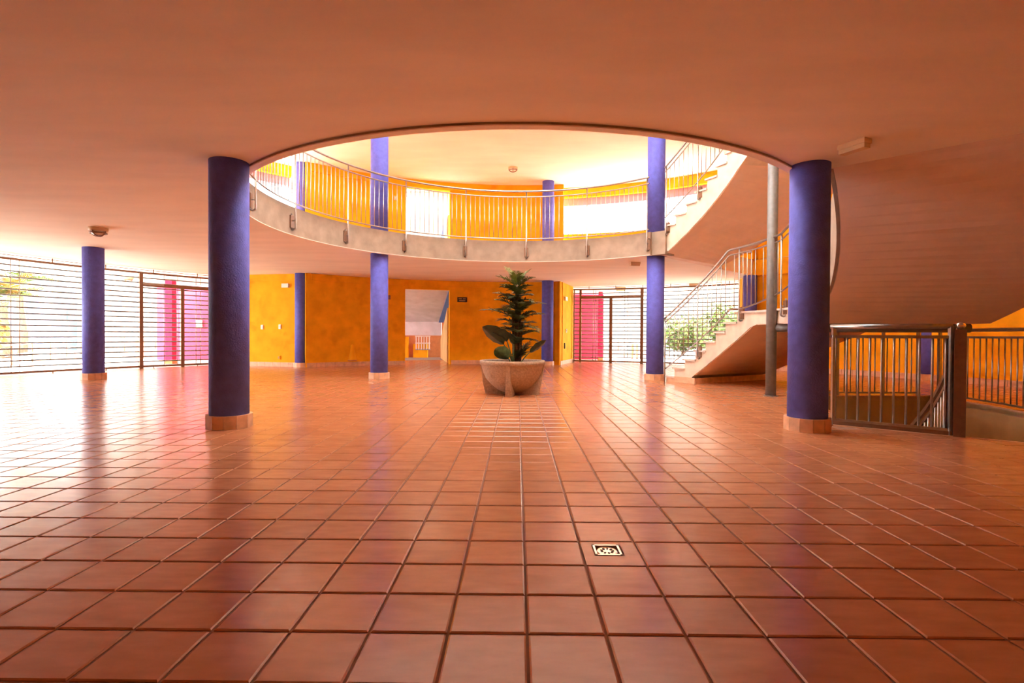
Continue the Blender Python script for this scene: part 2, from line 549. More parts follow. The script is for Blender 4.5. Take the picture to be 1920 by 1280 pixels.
# gallery facades: header and parapet with a long opening, pink lintel outside
def gallery(t0, t1, r, name, lab, sill=True):
    b = MB()
    b.sector(r, r + .6, t0, t1, 21.9, ZU)
    if sill: b.sector(r, r + .6, t0, t1, ZF, 17.1)
    w = b.build(name, 'orange'); tag(w, lab, None, None, 'structure')
    MB().sector(r + .7, r + 1.4, t0, t1, 20.95, 23.0).build('pink_lintel', 'pink', w)
    return w
gallery(47, 81.0, 37.2, 'wall_gallery_right', 'orange gallery wall with a long open window band on the right')
b = MB().sector(37.2, 39.4, 45.0, 47.2, ZF, ZU)
tag(b.build('wall_gallery_end', 'orange'), 'orange wall pier where the gallery meets the stair hall', None, None, 'structure')
gallery(133.2, 200, 38.2, 'wall_gallery_left', 'orange gallery wall with a long open window band on the left')
b = MB().sector(38.2, 38.8, 200, 360 + T0 - 10, ZF, ZU)
tag(b.build('wall_gallery_front', 'orange'), 'orange gallery wall above the viewpoint', None, None, 'structure')

# ---- baseboard tiles
def baseboard(name, pts, lab, h=.5, th=.1, z=0.0):
    """pieces of one tile along a polyline; th grows to the left of the path"""
    root = empty(name, (pts[0][0], pts[0][1], z)); tag(root, lab, None, None, 'structure')
    for p, q in zip(pts, pts[1:]):
        p = Vector((p[0], p[1])); q = Vector((q[0], q[1])); L = (q - p).length
        n = max(1, round(L / 1.05)); d = (q - p) / n
        for k in range(n):
            c = p + d * (k + .5); l = d.length - .03
            nrm = Vector((-d.y, d.x)).normalized() * th / 2
            MB().box((0, 0, 0), (l, th, h)).build('base_tile', 'basetile', root, (c.x + nrm.x, c.y + nrm.y, z + h / 2)).rotation_euler = (0, 0, math.atan2(d.y, d.x))
    return root
baseboard('baseboard_back', [pol(WR, t) for t in [132.2 - 1.72 * k for k in range(12)]], 'pale tile skirting left of the doorway', th=-.1)
baseboard('baseboard_back_right', [pol(WR, t) for t in [103.9 - 1.72 * k for k in range(14)]], 'pale tile skirting right of the doorway', th=-.1)
baseboard('baseboard_left', [LW1, LW0], 'pale tile skirting of the bright yellow wall', th=-.1)
baseboard('baseboard_right', [RW0, RW1], 'pale tile skirting of the yellow return wall', th=-.1)
baseboard('baseboard_hall', [pol(HW, t) for t in [46 - 1.56 * k for k in range(30)]], 'pale tile skirting behind the staircase', th=-.1)

# ---- the stairwell going down
b = MB()
b.sector(WELL[1], WELL[1] + .8, WELL[2], WELL[3], -10, -.05)
b.sector(WELL[0] - .8, WELL[0], WELL[2], WELL[3], -10, -.05)
b.sector(WELL[0] - .8, WELL[1] + .8, WELL[3], WELL[3] + 1.5, -10, -.05)
b.sector(WELL[0] - .8, WELL[1] + .8, WELL[2] - 1.5, WELL[2], -10, -.05)
b.sector(WELL[0] - .8, WELL[1] + .8, WELL[2] - 1.5, WELL[3] + 1.5, -10.4, -10)
o = b.build('wall_stairwell', 'ochre'); tag(o, 'ochre walls of the stairwell going down', None, None, 'structure')
b = MB()
b.sector(WELL[0], WELL[1], WELL[2] - .55, WELL[2], -.3, .012, 1)
b.sector(WELL[1], WELL[1] + .25, WELL[2], WELL[3], -.3, .03)
b.sector(WELL[0], WELL[1], WELL[3], WELL[3] + .4, -.3, .03, 1)
o = b.build('trim_2', 'basetile'); tag(o, 'pale edging around the stairwell opening', None, None, 'structure')

# ================================================================== COLUMNS
def column(c, z0, z1, label, r=0.735, base=True, group='round blue columns'):
    t = empty('column', (c[0], c[1], z0), label, 'column', group)
    b = MB().lathe([(r, 0), (r, z1 - z0)], (c[0], c[1], z0), 48)
    b.build('shaft', 'blue', t)
    if base:
        n = 12; rb = r + .14; h = .52
        for k in range(n):
            a0 = 2 * math.pi * (k - .485) / n; a1 = 2 * math.pi * (k + .485) / n
            poly = [(c[0] + rr * math.cos(a), c[1] + rr * math.sin(a)) for rr, a in ((rb, a0), (rb, a1), (r + .005, a1), (r + .005, a0))]
            MB().prism(poly, z0 + .002, z0 + h).build('base_tile', 'basetile', t)
    return t
cols = [((-11.78, 14.62), 'large blue column in the left foreground'),
        ((11.62, 14.88), 'large blue column in the right foreground'),
        ((-11.98, 38.55), 'blue column left of the potted palm carrying the ring edge'),
        ((11.70, 38.95), 'blue column at the foot of the helical stairs'),
        ((-34.55, 35.95), 'slim-looking blue column in front of the left bar grille'),
        ((-24.75, 53.45), 'blue column at the corner of the yellow wall'),
        ((3.66, 60.30), 'blue column behind the plant near the far grille'),
        ((26.2, 53.6), 'blue column seen behind the stair railing'),
        ((36.5, 40.6), 'blue column against the wall beyond the stairwell')]
for c, l in cols:
    column(c, 0, ZC, l)
ucols = [((-11.98, 38.55), 'upper blue column rising behind the gallery railing on the left', 1),
         ((11.70, 38.95), 'upper blue column beside the rising upper stairs', 0),
         ((-24.75, 53.45), 'upper blue column beside the pink-topped gallery window', 1),
         ((3.66, 60.30), 'upper blue column in the middle of the gallery wall', 1)]
for c, l, bs in ucols:
    column(c, ZF, ZU, l, base=False, group='blue columns on the gallery')
# block where the ring meets the stair-foot column
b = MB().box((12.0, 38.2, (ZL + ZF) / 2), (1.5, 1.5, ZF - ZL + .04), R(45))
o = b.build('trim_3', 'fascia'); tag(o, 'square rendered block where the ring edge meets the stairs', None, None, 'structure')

# ================================================================== HELICAL STAIRS
RI, RO = 16.35, 26.3
def steps(parent, nose, tops, sof, r0, r1, last):
    """nose: angles of the step fronts (falling), tops: heights, last: end angle"""
    ends = nose[1:] + [last]
    body = MB()
    for t0, t1, z in zip(nose, ends, tops):
        n = max(1, int((t0 - t1) / 1.8))
        body.sector(r0, r1, t1, t0, (lambda t: min(sof(t), z - .3)), z - .13, n)
    body.build('flight', 'stone', parent)
    for t0, t1, z in zip(nose, ends, tops):
        MB().sector(r0 - .12, r1 + .05, t1 - .1, t0 + .55, z - .13, z, max(1, int((t0 - t1) / 1.8))).build('tread', 'tread', parent)

def under(parent, tab, r0, r1, name='soffit'):
    """a thin plaster skin under the flight"""
    f = lerp_table(tab); ts = sorted(t for t, z in tab)
    MB().sector(r0, r1, ts[0], ts[-1], (lambda t: f(t) - .03), (lambda t: f(t) + .02), int((ts[-1] - ts[0]) / 1.5)).build(name, 'soffit', parent)

nose1 = [40.6, 38.3, 34.8, 31.3, 27.8, 24.3, 20.9, 16.8]
tops1 = [0.50, 1.22, 1.92, 2.67, 3.40, 4.12, 4.80, 5.52]
sofA = [(10.7, 4.58), (19.3, 3.10), (26.3, 1.76), (31.4, 0.72), (31.6, 0.0), (41, 0.0)]
stA = empty('helical_staircase', pol(RI, 38), 'rendered helical staircase rising from the hall floor to the gallery', 'staircase')
steps(stA, nose1[:-1], tops1[:-1], lerp_table(sofA), RI, RO, nose1[-1])
under(stA, [(10.7, 4.56), (19.3, 3.08), (26.3, 1.74), (31.4, .70)], RI + .06, RO - .02)
# landing
b = MB().sector(RI, RO, -8.2, 16.8, lerp_table([(-8.2, 4.60), (10.7, 4.58), (16.8, 3.53)]), 5.39)
b.build('landing', 'stone', stA)
MB().sector(RI - .12, RO + .05, -8.0, 17.3, 5.39, 5.52).build('landing_slab', 'tread', stA)
MB().sector(RI + .06, RO - .02, -8.2, 10.7, 4.55, 4.60).build('soffit', 'soffit', stA)
# second flight, up to the gallery behind the right-hand column
R2 = 17.15
sofC = [(-46, 11.0), (-41.5, 10.62), (-31.2, 8.35), (-21.7, 6.50), (-8.2, 4.60)]
nose2 = [-6.0 - 3.55 * k for k in range(10)]
tops2 = [5.52 + .693 * (k + 1) for k in range(10)]
steps(stA, nose2[:-1], tops2[:-1], lerp_table(sofC), R2, RO, nose2[-1])
under(stA, [(-43.5, 11.02), (-41.5, 10.60), (-31.2, 8.33), (-21.7, 6.48), (-8.2, 4.58)], R2 + .03, RO + .04)
fC = lerp_table(sofC)
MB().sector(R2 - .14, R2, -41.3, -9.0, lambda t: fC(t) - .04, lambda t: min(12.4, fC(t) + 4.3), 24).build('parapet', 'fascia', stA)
# skirting of the bottom step block
b = MB().sector(RI - .05, RI, 31.4, 40.9, 0, .48, 6)
b.build('base_tile', 'basetile', stA)
b = MB().sector(RI, RO, 31.25, 31.45, 0, .45, 1)
b.build('base_tile', 'basetile', stA)

# upper staircase from the gallery
stB = empty('upper_helical_staircase', pol(RI, 38, ZF), 'rendered helical stairs climbing from the gallery past the upper blue column', 'staircase')
sofB = [(10, 17.0), (13.9, 16.42), (20.6, 14.91), (29.4, 13.03), (37.3, 11.46), (41.9, 10.55), (45.5, ZC)]
steps(stB, nose1[:-1], [z + ZF for z in tops1[:-1]], lerp_table(sofB), RI, RO, nose1[-1])
under(stB, [(10, 16.98), (13.9, 16.40), (20.6, 14.89), (29.4, 13.01), (37.3, 11.44), (41.9, 10.53), (45.5, ZC - .02)], RI + .06, RO - .02)
b = MB().sector(RI, RO, -8.2, 16.8, lerp_table([(10, 17.0), (16.8, 15.75)]), 5.39 + ZF)
b.build('landing', 'stone', stB)
MB().sector(RI + .06, RO - .02, -8.2, 10, 16.97, 17.02).build('soffit', 'soffit', stB)
b = MB().sector(RI, RO, 40.6, T1, lerp_table([(40.6, 10.8), (T1, ZC)]), ZF - .02)
b.build('flight', 'stone', stB)

# steel post that carries the landing
sp = empty('steel_post', pol(16.05, 1.5), 'tall grey steel post with a bracket under the stair landing', 'post')
pc = pol(16.05, 1.5)
MB().lathe([(.31, 0), (.31, 16.9)], pc, 32).build('pipe', 'darksteel', sp)
q = pol(26.0, -6.0)
MB().tube([(pc[0], pc[1], 4.30), (q[0], q[1], 4.30)], .25, 16).build('bracket_arm', 'darksteel', sp)
MB().lathe([(.42, 0), (.42, .04)], pc, 32).build('base_plate', 'darksteel', sp)

# ================================================================== RAILINGS
def baluster_mesh(h, r=.032, n=6):
    return MB().lathe([(r, 0), (r, h)], (0, 0, 0), n).mesh('baluster', 'steel')

def hairpin(parent, r, th, zt, zb, w=.30, name='post', m='steel', bar=.062):
    """flat bar post that turns up again at the foot (a U bolted to the slab edge)"""
    d = Vector((math.cos(R(th)), math.sin(R(th)), 0))
    p = Vector(pol(r, th)); 
    pts = [p + Vector((0, 0, zt)), p + Vector((0, 0, zb + w / 2))]
    for k in range(1, 6):
        a = math.pi * k / 6
        pts.append(p + d * (w / 2 - w / 2 * math.cos(a)) + Vector((0, 0, zb + w / 2 - w / 2 * math.sin(a))))
    pts += [p + d * w + Vector((0, 0, zb + w / 2)), p + d * w + Vector((0, 0, zb + 1.1))]
    b = MB().tube(pts, bar, 6)
    b.tube([p + Vector((0, 0, zb + .62)), p + d * (w + .1) + Vector((0, 0, zb + .62))], bar * .7, 6)
    o = b.build(name, m, parent)
    q = Vector(pol(r + w * .9, th, zb + .55))
    MB().box(q, (.10, .40, .85), R(th)).build('bracket_plate', 'bronze', o)
    return o

rr = empty('gallery_railing', pol(15.45, 90, ZF), 'curved steel baluster railing around the round gallery opening', 'railing')
RRr = 15.42
TA, TB = 45.3, 215.0
MB().tube(arc(RRr - .05, TA, TB, 16.93, 1.5), .085, 8).build('handrail', 'steel', rr)
MB().tube(arc(RRr, TA, TB, 16.43, 1.5), .055, 6).build('upper_rail', 'steel', rr)
MB().tube(arc(RRr, TA, TB, 12.62, 1.5), .055, 6).build('bottom_rail', 'steel', rr)
bm = baluster_mesh(16.43 - 12.62)
for k in range(9):
    t = 46.0 + 20.65 * k
    if t < TB:
        hairpin(rr, RRr, t, 16.9, 10.86)
    for j in range(1, 13):
        tt = t + 20.65 * j / 13
        if tt < TB: inst('baluster', bm, pol(RRr, tt, 12.62), rr)

def stair_rail(name, label, dz, r, thr, hand, low, upper, posts, bal, zbase, group=None):
    root = empty(name, pol(r, thr[0], zbase), label, 'railing', group)
    fh, fl, fu = lerp_table(hand), lerp_table(low), lerp_table(upper)
    a, b_ = thr
    st = 1.0
    MB().tube(arc(r - .05, a, b_, lambda t: fh(t) + dz, st), .08, 8).build('handrail', 'steel', root)
    MB().tube(arc(r, a, b_, lambda t: fu(t) + dz, st), .055, 6).build('upper_rail', 'steel', root)
    MB().tube(arc(r, a, b_, lambda t: fl(t) + dz, st), .055, 6).build('bottom_rail', 'steel', root)
    for t, zb in posts:
        if zb is None:
            MB().tube([pol(r, t, 0.0 + dz), pol(r, t, fh(t) + dz)], .06, 6).build('post', 'steel', root)
        else:
            hairpin(root, r, t, fh(t) + dz, zb + dz, .3)
    for t in bal:
        h = fu(t) - fl(t)
        inst('baluster', baluster_mesh(h), pol(r, t, fl(t) + dz), root)
    return root
rA = RI - .28
hA = [(41.0, 5.20), (30.4, 7.51), (18.7, 9.97), (-2.6, 10.02), (-8, 10.4), (-41, 16.7)]
uA = [(41.0, 4.88), (18.7, 9.60), (-2.6, 9.66), (-8, 10.0), (-41, 16.3)]
lA = [(41.0, 1.02), (18.0, 5.75), (14.0, 5.68), (-2.6, 6.5), (-8, 6.9), (-41, 12.7)]
bal = [41.0 - 1.62 * k for k in range(1, 30) if k % 7 and 41 - 1.62 * k > -4]
stair_rail('stair_railing', 'steel railing climbing the lower stairs to the landing', 0, rA, (41.0, -8.0), hA, lA, uA,
           [(40.9, None), (29.8, 2.0), (14.9, 4.85), (-2.6, 5.0)], bal, 0, 'stair railings')
hB = [(41.3, 5.15), (18.7, 9.97), (10, 10.0)]; uB = [(41.3, 4.80), (18.7, 9.6), (10, 9.6)]; lB = [(41.3, 1.05), (18, 5.75), (10, 5.7)]
stair_rail('upper_stair_railing', 'steel railing climbing the upper stairs beside the blue column', ZF, rA, (41.3, 10), hB, lB, uB,
           [(40.9, -.3), (30.2, 1.95)], [41.3 - 1.55 * k for k in range(1, 20) if k != 7], ZF, 'stair railings')

# guards of the stairwell
def guard(name, label, path, kind='line', hand=4.2, mid=3.78, low=.22, n=10, posts=(), kerb=True, hr=.11, br=.045, cat='railing', group='stairwell railings'):
    root = empty(name, (path[0][0], path[0][1], 0), label, cat, group)
    P = [Vector((p[0], p[1], 0)) for p in path]
    up = lambda z: [p + Vector((0, 0, z)) for p in P]
    MB().tube(up(hand), hr, 10).build('handrail', 'steel', root)
    MB().tube(up(mid), .06, 6, flat=(.1, .12)).build('upper_rail', 'steel', root)
    MB().tube(up(low), .06, 6, flat=(.1, .1)).build('bottom_rail', 'steel', root)
    if kerb: MB().tube(up(.085), .06, 6, flat=(.16, .17)).build('kerb_bar', 'bronze', root)
    L = [0]
    for a, b in zip(P, P[1:]): L.append(L[-1] + (b - a).length)
    def at(s):
        for i in range(len(P) - 1):
            if s <= L[i + 1] + 1e-6:
                return P[i].lerp(P[i + 1], (s - L[i]) / max(1e-6, L[i + 1] - L[i]))
        return P[-1]
    me = MB().lathe([(br, 0), (br, mid - low)], (0, 0, 0), 8).mesh('baluster', 'steel')
    for k in range(n):
        p = at(L[-1] * (k + .5) / n); inst('baluster', me, (p.x, p.y, low), root)
    for f in posts:
        p = at(L[-1] * f)
        MB().box((p.x, p.y, hand / 2), (.14, .14, hand)).build('post', 'steel', root)
    return root
gp0, gp1 = pol(16.95, -37.5), pol(21.0, -37.7)
guard('stairwell_railing', 'steel balustrade of the stairwell beside the right foreground column', [gp0, gp1], n=10, posts=(0.03, .985), hr=.10)
guard('stairwell_back_railing', 'steel balustrade along the far side of the stairwell', [pol(17.2, 2.5), pol(25.9, 2.2)], n=22, posts=(.02, .38, .72, .98), low=.2, hr=.13, br=.035, kerb=False)
outer = [pol(26.45, t) for t in [1.2 - 2.0 * k for k in range(23)]]
guard('stairwell_outer_railing', 'curved steel balustrade on the outer side of the stairwell', outer, n=44, posts=(.02, .99), br=.035, kerb=False)
# newel and the handrail going down
nw = empty('newel_post', pol(21.2, -37.75), 'dark square newel post with a steel ball at the top of the descending stairs', 'post')
c = pol(21.22, -37.75)
MB().box((c[0], c[1], 2.03), (.36, .36, 4.06), R(-37.7)).build('shaft', 'bronze', nw)
MB().lathe([(.02, 0), (.12, .05), (.16, .15), (.12, .25), (.02, .31)], (c[0], c[1], 4.07), 16).build('ball', 'chrome', nw)
dn = empty('descending_handrail', pol(21.2, -36, -6), 'steel handrail with balusters running down into the stairwell', 'railing', 'stairwell railings')
fz = lambda t: 4.05 - .245 * (t + 35.5)
MB().tube(arc(21.2, -36.2, -8, fz, 1.5), .1, 6, flat=(.12, .2)).build('handrail', 'bronze', dn)
MB().tube(arc(21.2, -36.2, -8, lambda t: fz(t) - .5, 1.5), .1, 6, flat=(.1, .16)).build('upper_rail', 'bronze', dn)
MB().tube(arc(21.2, -36.2, -8, lambda t: fz(t) - 4.0, 1.5), .1, 6, flat=(.1, .16)).build('bottom_rail', 'bronze', dn)
me = MB().lathe([(.045, 0), (.045, 3.5)], (0, 0, 0), 8).mesh('baluster', 'steel')
for k in range(22):
    t = -35.6 + 1.22 * k
    inst('baluster', me, pol(21.2, t, fz(t) - 4.0), dn)
ds = empty('descending_stairs', pol(24, -36, -8), 'stone stairs descending inside the stairwell', 'staircase')
for k in range(11):
    t0 = -36.5 + 3.3 * k; z = -.72 * (k + 1)
    MB().sector(21.3, WELL[1] - .03, t0, t0 + 3.4, z - .4, z, 2).build('step', 'tread', ds)

# ================================================================== BAR GRILLES
def grille(name, label, r, t0, t1, top, nb, frames, wires, lintel, m='bronze'):
    root = empty(name, pol(r, (t0 + t1) / 2), label, 'grille', 'bar grilles of the entrances')
    MB().tube(arc(r, t0, t1, top, 2.0), .1, 6, flat=(.14, .2)).build('top_rail', m, root)
    MB().tube(arc(r, t0, t1, ZC - .14, 2.0), .04, 5, flat=(.06, .06)).build('ceiling_track', m, root)
    MB().tube(arc(r, t0, t1, .22, 2.0), .1, 6, flat=(.14, .2)).build('bottom_rail', m, root)
    for k in range(nb):
        z = .22 + (top - .22) * (k + 1) / (nb + 1)
        MB().tube(arc(r + .1, t0, t1, z, 2.5), .072, 5).build('bar', 'darksteel', root)
    for t, z1, w in frames:
        p = pol(r, t, z1 / 2)
        MB().box(p, (w, .3, z1), R(t + 90)).build('frame_post', m, root)
    for t in wires:
        MB().tube([pol(r + .05, t, .2), pol(r + .05, t, top)], .035, 5).build('thin_rod', 'steel', root)
    for a, b_, z in lintel:
        MB().tube(arc(r - .02, a, b_, z, 2.0), .1, 6, flat=(.3, .36)).build('door_lintel', m, root)
        MB().tube(arc(r - .12, b_ if abs(b_ - a) < 4 else a + (b_ - a) * .02, a + (b_ - a) * .3, z + .1, 2.0), .1, 6, flat=(.12, .22)).build('door_closer', 'steel', root)
    n = int((t1 - t0) / 6)
    for k in range(n + 1):
        t = t0 + (t1 - t0) * (k + .4) / (n + 1)
        MB().tube([pol(r, t, 0), pol(r, t, .2)], .05, 5).build('foot', m, root)
        MB().tube([pol(r, t, top), pol(r, t, ZC)], .05, 5).build('hanger', m, root)
    return root
grille('bar_grille', 'brown metal grille of horizontal bars closing the left side of the hall', 46.0, 141.2, 186, 10.2, 18,
       [(150.6, 10.2, .36), (145.45, 8.85, .36), (141.4, 10.2, .3)], [164.2, 163.4, 147.7, 146.0, 143.6, 143.0, 172.5, 171.7, 180, 179.2],  # rods in the door bay stand in for lit white edges
       [(150.6, 141.4, 8.95)])
grille('bar_grille', 'brown metal grille of horizontal bars behind the foot of the stairs', 42.0, 49.3, 79.3, 10.2, 18,
       [(77.9, 10.2, .3), (72.15, 9.1, .4), (66.4, 10.2, .4), (79.1, 10.2, .15)], [75.5, 75.0, 69.6, 69.0, 63.5, 60.0, 56.5, 53.0, 58.2, 54.7, 51.3],
       [(66.4, 77.9, 9.1)])

# ================================================================== PLANTER AND PLANTS
PX, PY = -0.45, 27.25
pl = empty('planter', (PX, PY, 0), 'large round sandy concrete planter with four fins in the middle of the hall', 'planter')
b = MB().lathe([(.55, .12), (.95, .30), (1.35, .62), (1.68, 1.0), (1.88, 1.4), (1.98, 1.82), (2.0, 1.86),
                (2.09, 1.90), (2.10, 2.12), (2.06, 2.16), (1.90, 2.16), (1.86, 2.10), (1.84, 1.95)], (PX, PY, 0), 56, cap_t=False)
b.build('bowl', 'pot', pl)
MB().lathe([(1.845, 1.93), (1.2, 1.97), (.02, 2.0)], (PX, PY, 0), 40).build('soil', 'soil', pl)
for k in range(4):
    a = R(-97 + 90 * k); d = Vector((math.cos(a), math.sin(a), 0)); n = Vector((-d.y, d.x, 0))
    o0 = Vector((PX, PY, 0))
    prof = [(.25, 0), (1.70, 0), (1.78, .25), (1.89, .8), (1.98, 1.35), (2.06, 1.88), (1.5, 1.88), (.25, .35)]
    wd = [.46, .46, .40, .30, .24, .22, .22, .46]
    vs = [o0 + d * r_ + n * (w / 2) + Vector((0, 0, z)) for (r_, z), w in zip(prof, wd)] + \
         [o0 + d * r_ - n * (w / 2) + Vector((0, 0, z)) for (r_, z), w in zip(prof, wd)]
    N = len(prof)
    fs = [tuple(range(N)), tuple(reversed(range(N, 2 * N)))] + [(i, N + i, N + (i + 1) % N, (i + 1) % N) for i in range(N)]
    MB().add(vs, fs).build('fin', 'pot', pl)

def frond_mb(base, az, el, length, droop, wid, nleaf=20, rw=.03, fold=.35, jit=.12, rnd=random):
    b = MB()
    base = Vector(base); h = Vector((math.cos(az), math.sin(az), 0)); sd = Vector((-h.y, h.x, 0))
    pts = []
    p = base.copy(); N = 10; e = el
    for i in range(N + 1):
        pts.append(p.copy())
        e2 = el - droop * (i / N) ** 1.3
        p = p + (h * math.cos(e2) + Vector((0, 0, math.sin(e2)))) * length / N
    b.tube(pts, [rw * (1 - .8 * i / N) for i in range(N + 1)], 4, caps=False)
    vs = []; fs = []
    for i in range(nleaf):
        t = .14 + .86 * i / (nleaf - 1)
        f = t * N; k = min(N - 1, int(f)); q = pts[k].lerp(pts[k + 1], f - k)
        tg = (pts[k + 1] - pts[k]).normalized(); upn = sd.cross(tg).normalized()
        if upn.z < 0 and el < 1.2: upn = -upn
        L = wid * (math.sin(math.pi * min(1, .18 + .80 * t)) ** .7) * rnd.uniform(1 - jit, 1 + jit)
        for s_ in (-1, 1):
            fwd = .28 + .75 * t
            d = (sd * s_ + tg * fwd + upn * (fold * rnd.uniform(.3, 1.2))).normalized()
            tip = q + d * L + Vector((0, 0, -.18 * L * rnd.uniform(.4, 1.6)))
            mid = q + d * L * .5
            w = tg * max(.014, L * .072)
            o = len(vs)
            vs += [q - w * .6, q + w * .6, mid + w, tip, mid - w]
            fs += [(o, o + 1, o + 2, o + 4), (o + 4, o + 2, o + 3)]
    b.add(vs, fs)
    return b

palm = empty('palm_plant', (PX + .2, PY, 1.95), 'tall feathery green palm growing from the concrete planter', 'plant')
TX, TY = PX + .27, PY + .05
rnd = random.Random(11)
for (dx, dy, h_, r_) in ((0, 0, 7.0, .13), (.16, .1, 6.2, .09), (-.2, -.05, 5.4, .09), (.25, -.15, 4.6, .08)):
    pts = [(TX + dx * (.8 + .5 * k / 8), TY + dy, 1.95 + (h_ - 1.95) * k / 8) for k in range(9)]
    MB().tube(pts, [r_ * (1.25 - .5 * k / 8) for k in range(9)], 10).build('stem', 'trunk', palm)
# (height, azimuth deg (0=right, -90=to viewer), elevation deg, length, droop)
fr = [(6.9, 150, 66, 1.60, .50), (6.9, 25, 62, 1.50, .55), (6.85, 180, 40, 1.55, .60), (6.8, -15, 42, 1.35, .60), (6.85, -100, 62, 1.2, .5), (6.8, 80, 60, 1.3, .5),
      (6.5, 215, 34, 1.35, .7), (6.5, -45, 34, 1.25, .7),
      (4.75, 178, 30, 2.55, .75), (4.75, 2, 24, 1.9, .6), (5.4, -5, 28, 1.95, .75), (5.9, 172, 36, 1.75, .75), (5.45, 185, 38, 1.6, .8),
      (3.6, 18, 28, 1.5, .5), (3.45, -10, 8, 1.4, .5), (3.6, 188, 28, 1.2, .6),
      (2.1, -15, 58, 1.35, .6), (2.1, -40, 50, 1.1, .7), (2.1, 30, 62, 1.5, .5), (2.1, -60, 60, 1.0, .6), (2.1, 5, 66, 1.6, .5)]
for k in range(34):                       # the whorls along the stem
    hh = 3.7 + 2.7 * k / 33
    fr.append((hh, (k * 137.5) % 360, rnd.uniform(18, 46), rnd.uniform(1.05, 1.6) * (1.12 - .1 * (hh - 3.7) / 2.7), rnd.uniform(.6, 1.0)))
for i, (h_, az, el, L, dr_) in enumerate(fr):
    w = .66 + .14 * rnd.random()
    if h_ > 6.4: w = .66
    a = R(az + rnd.uniform(-8, 8))
    bb = frond_mb((TX, TY, h_), a, R(el), L, dr_, w * min(1.0, L / 1.3), 20, .03, rnd=rnd)
    bb.build('frond', 'frond2' if (h_ > 6.4 and i % 2 == 0) else 'frond', palm)

def broad_leaf(base, az, el, stalk, L, W, roll, m, parent, bend=.5):
    base = Vector(base); h = Vector((math.cos(az), math.sin(az), 0))
    p1 = base + (h * math.cos(el) + Vector((0, 0, math.sin(el)))) * stalk
    MB().tube([base, base.lerp(p1, .5) + Vector((0, 0, .06)), p1], [.05, .04, .035], 6).build('stalk', 'leaf2', parent)
    sd0 = Vector((-h.y, h.x, 0))
    vs = []; fs = []; N = 12; Kk = 4
    p = p1.copy()
    for i in range(N + 1):
        t = i / N
        e2 = el * .55 - bend * t
        tg = (h * math.cos(e2) + Vector((0, 0, math.sin(e2)))).normalized()
        nm = sd0.cross(tg); nm = nm if nm.z > 0 else -nm
        sd = sd0 * math.cos(roll) + nm * math.sin(roll); n2 = nm * math.cos(roll) - sd0 * math.sin(roll)
        w = W * (math.sin(math.pi * min(1, t * .93 + .05)) ** .75) if 0 < t < 1 else 0.02
        for k in range(-Kk, Kk + 1):
            s_ = k / Kk
            vs.append(p + sd * s_ * w / 2 + n2 * (.20 * abs(s_) * w + .02 * math.sin(t * 20 + s_ * 2)))
        p = p + tg * L / N
    c = 2 * Kk + 1
    for i in range(N):
        for k in range(c - 1):
            fs.append((i * c + k, i * c + k + 1, (i + 1) * c + k + 1, (i + 1) * c + k))
    MB().add(vs, fs, True).build('leaf', m, parent)
bl = empty('broad_leaf_plant', (PX - .2, PY - .5, 1.95), 'low plant with large glossy dark oval leaves in the planter', 'plant')
LB = (PX + .05, PY - .55, 1.97)
broad_leaf(LB, R(186), R(64), 1.35, 1.75, 1.35, .75, 'leaf', bl, -.15)
broad_leaf(LB, R(200), R(74), 1.45, 1.15, 1.05, .55, 'leaf', bl, .3)
broad_leaf(LB, R(-75), R(80), 1.25, .95, 1.0, -.3, 'leaf', bl, .6)
broad_leaf((PX + .5, PY - .3, 1.97), R(0), R(50), .9, 1.35, .62, -.75, 'leaf', bl, -.35)
broad_leaf((PX - .1, PY - .6, 1.97), R(215), R(62), .35, 1.2, .95, .9, 'leaf2', bl, .1)
broad_leaf((PX + .1, PY - .2, 1.97), R(90), R(70), 1.2, 1.0, .8, .2, 'leaf', bl, .4)

# ================================================================== SMALL FIXTURES
def bulkhead(c, label, r=.52):
    t = empty('ceiling_lamp', c, label, 'lamp', 'round caged ceiling lamps')
    MB().lathe([(r, -.22), (r * 1.04, -.12), (r * 1.04, 0)], c, 28).build('base', 'cream', t)
    MB().lathe([(.02, -.48), (r * .45, -.46), (r * .75, -.36), (r * .82, -.22)], c, 24, cap_b=False).build('glass', 'glassy', t)
    MB().tube([(c[0] + r * .88 * math.cos(a), c[1] + r * .88 * math.sin(a), c[2] - .34) for a in [2 * math.pi * k / 24 for k in range(24)]], .045, 6, closed=True).build('cage_ring', 'bronze', t)
    for a in (0, math.pi / 2):
        pts = [(c[0] + r * .95 * math.cos(f) * math.cos(a), c[1] + r * .95 * math.cos(f) * math.sin(a), c[2] - .18 - .36 * math.sin(f)) for f in [math.pi * k / 10 for k in range(11)]]
        MB().tube(pts, .04, 6).build('cage_bar', 'bronze', t)
    return t
bulkhead((-27.7, 27.9, ZC), 'round caged lamp on the ceiling near the left grille column')
bulkhead((-48.4, 58.4, ZC), 'round caged lamp under the roof outside the left grille', .6)
bulkhead((-.75, 54.7, ZU), 'round caged lamp on the bright gallery ceiling')
def emergency(c, size, rz, label, hang=True):
    t = empty('emergency_light', c, label, 'lamp', 'box-shaped emergency lights')
    MB().box((c[0], c[1], c[2] - size[2] * .25), (size[0], size[1], size[2] * .5), rz).build('housing', 'cream', t)
    MB().box((c[0], c[1], c[2] - size[2] * .72), (size[0] * .94, size[1] * .8, size[2] * .45), rz).build('diffuser', 'cream', t)
    return t
emergency((11.75, 12.3, ZC), (.98, .40, .34), R(-66), 'cream box emergency light on the ceiling before the right column')
emergency((10.8, 43.0, ZC), (.95, .45, .38), R(12), 'small box light on the ceiling behind the stair-foot column')
emergency((14.5, 68.6, ZC), (1.3, .6, .55), R(5), 'box light under the roof outside the far grille')
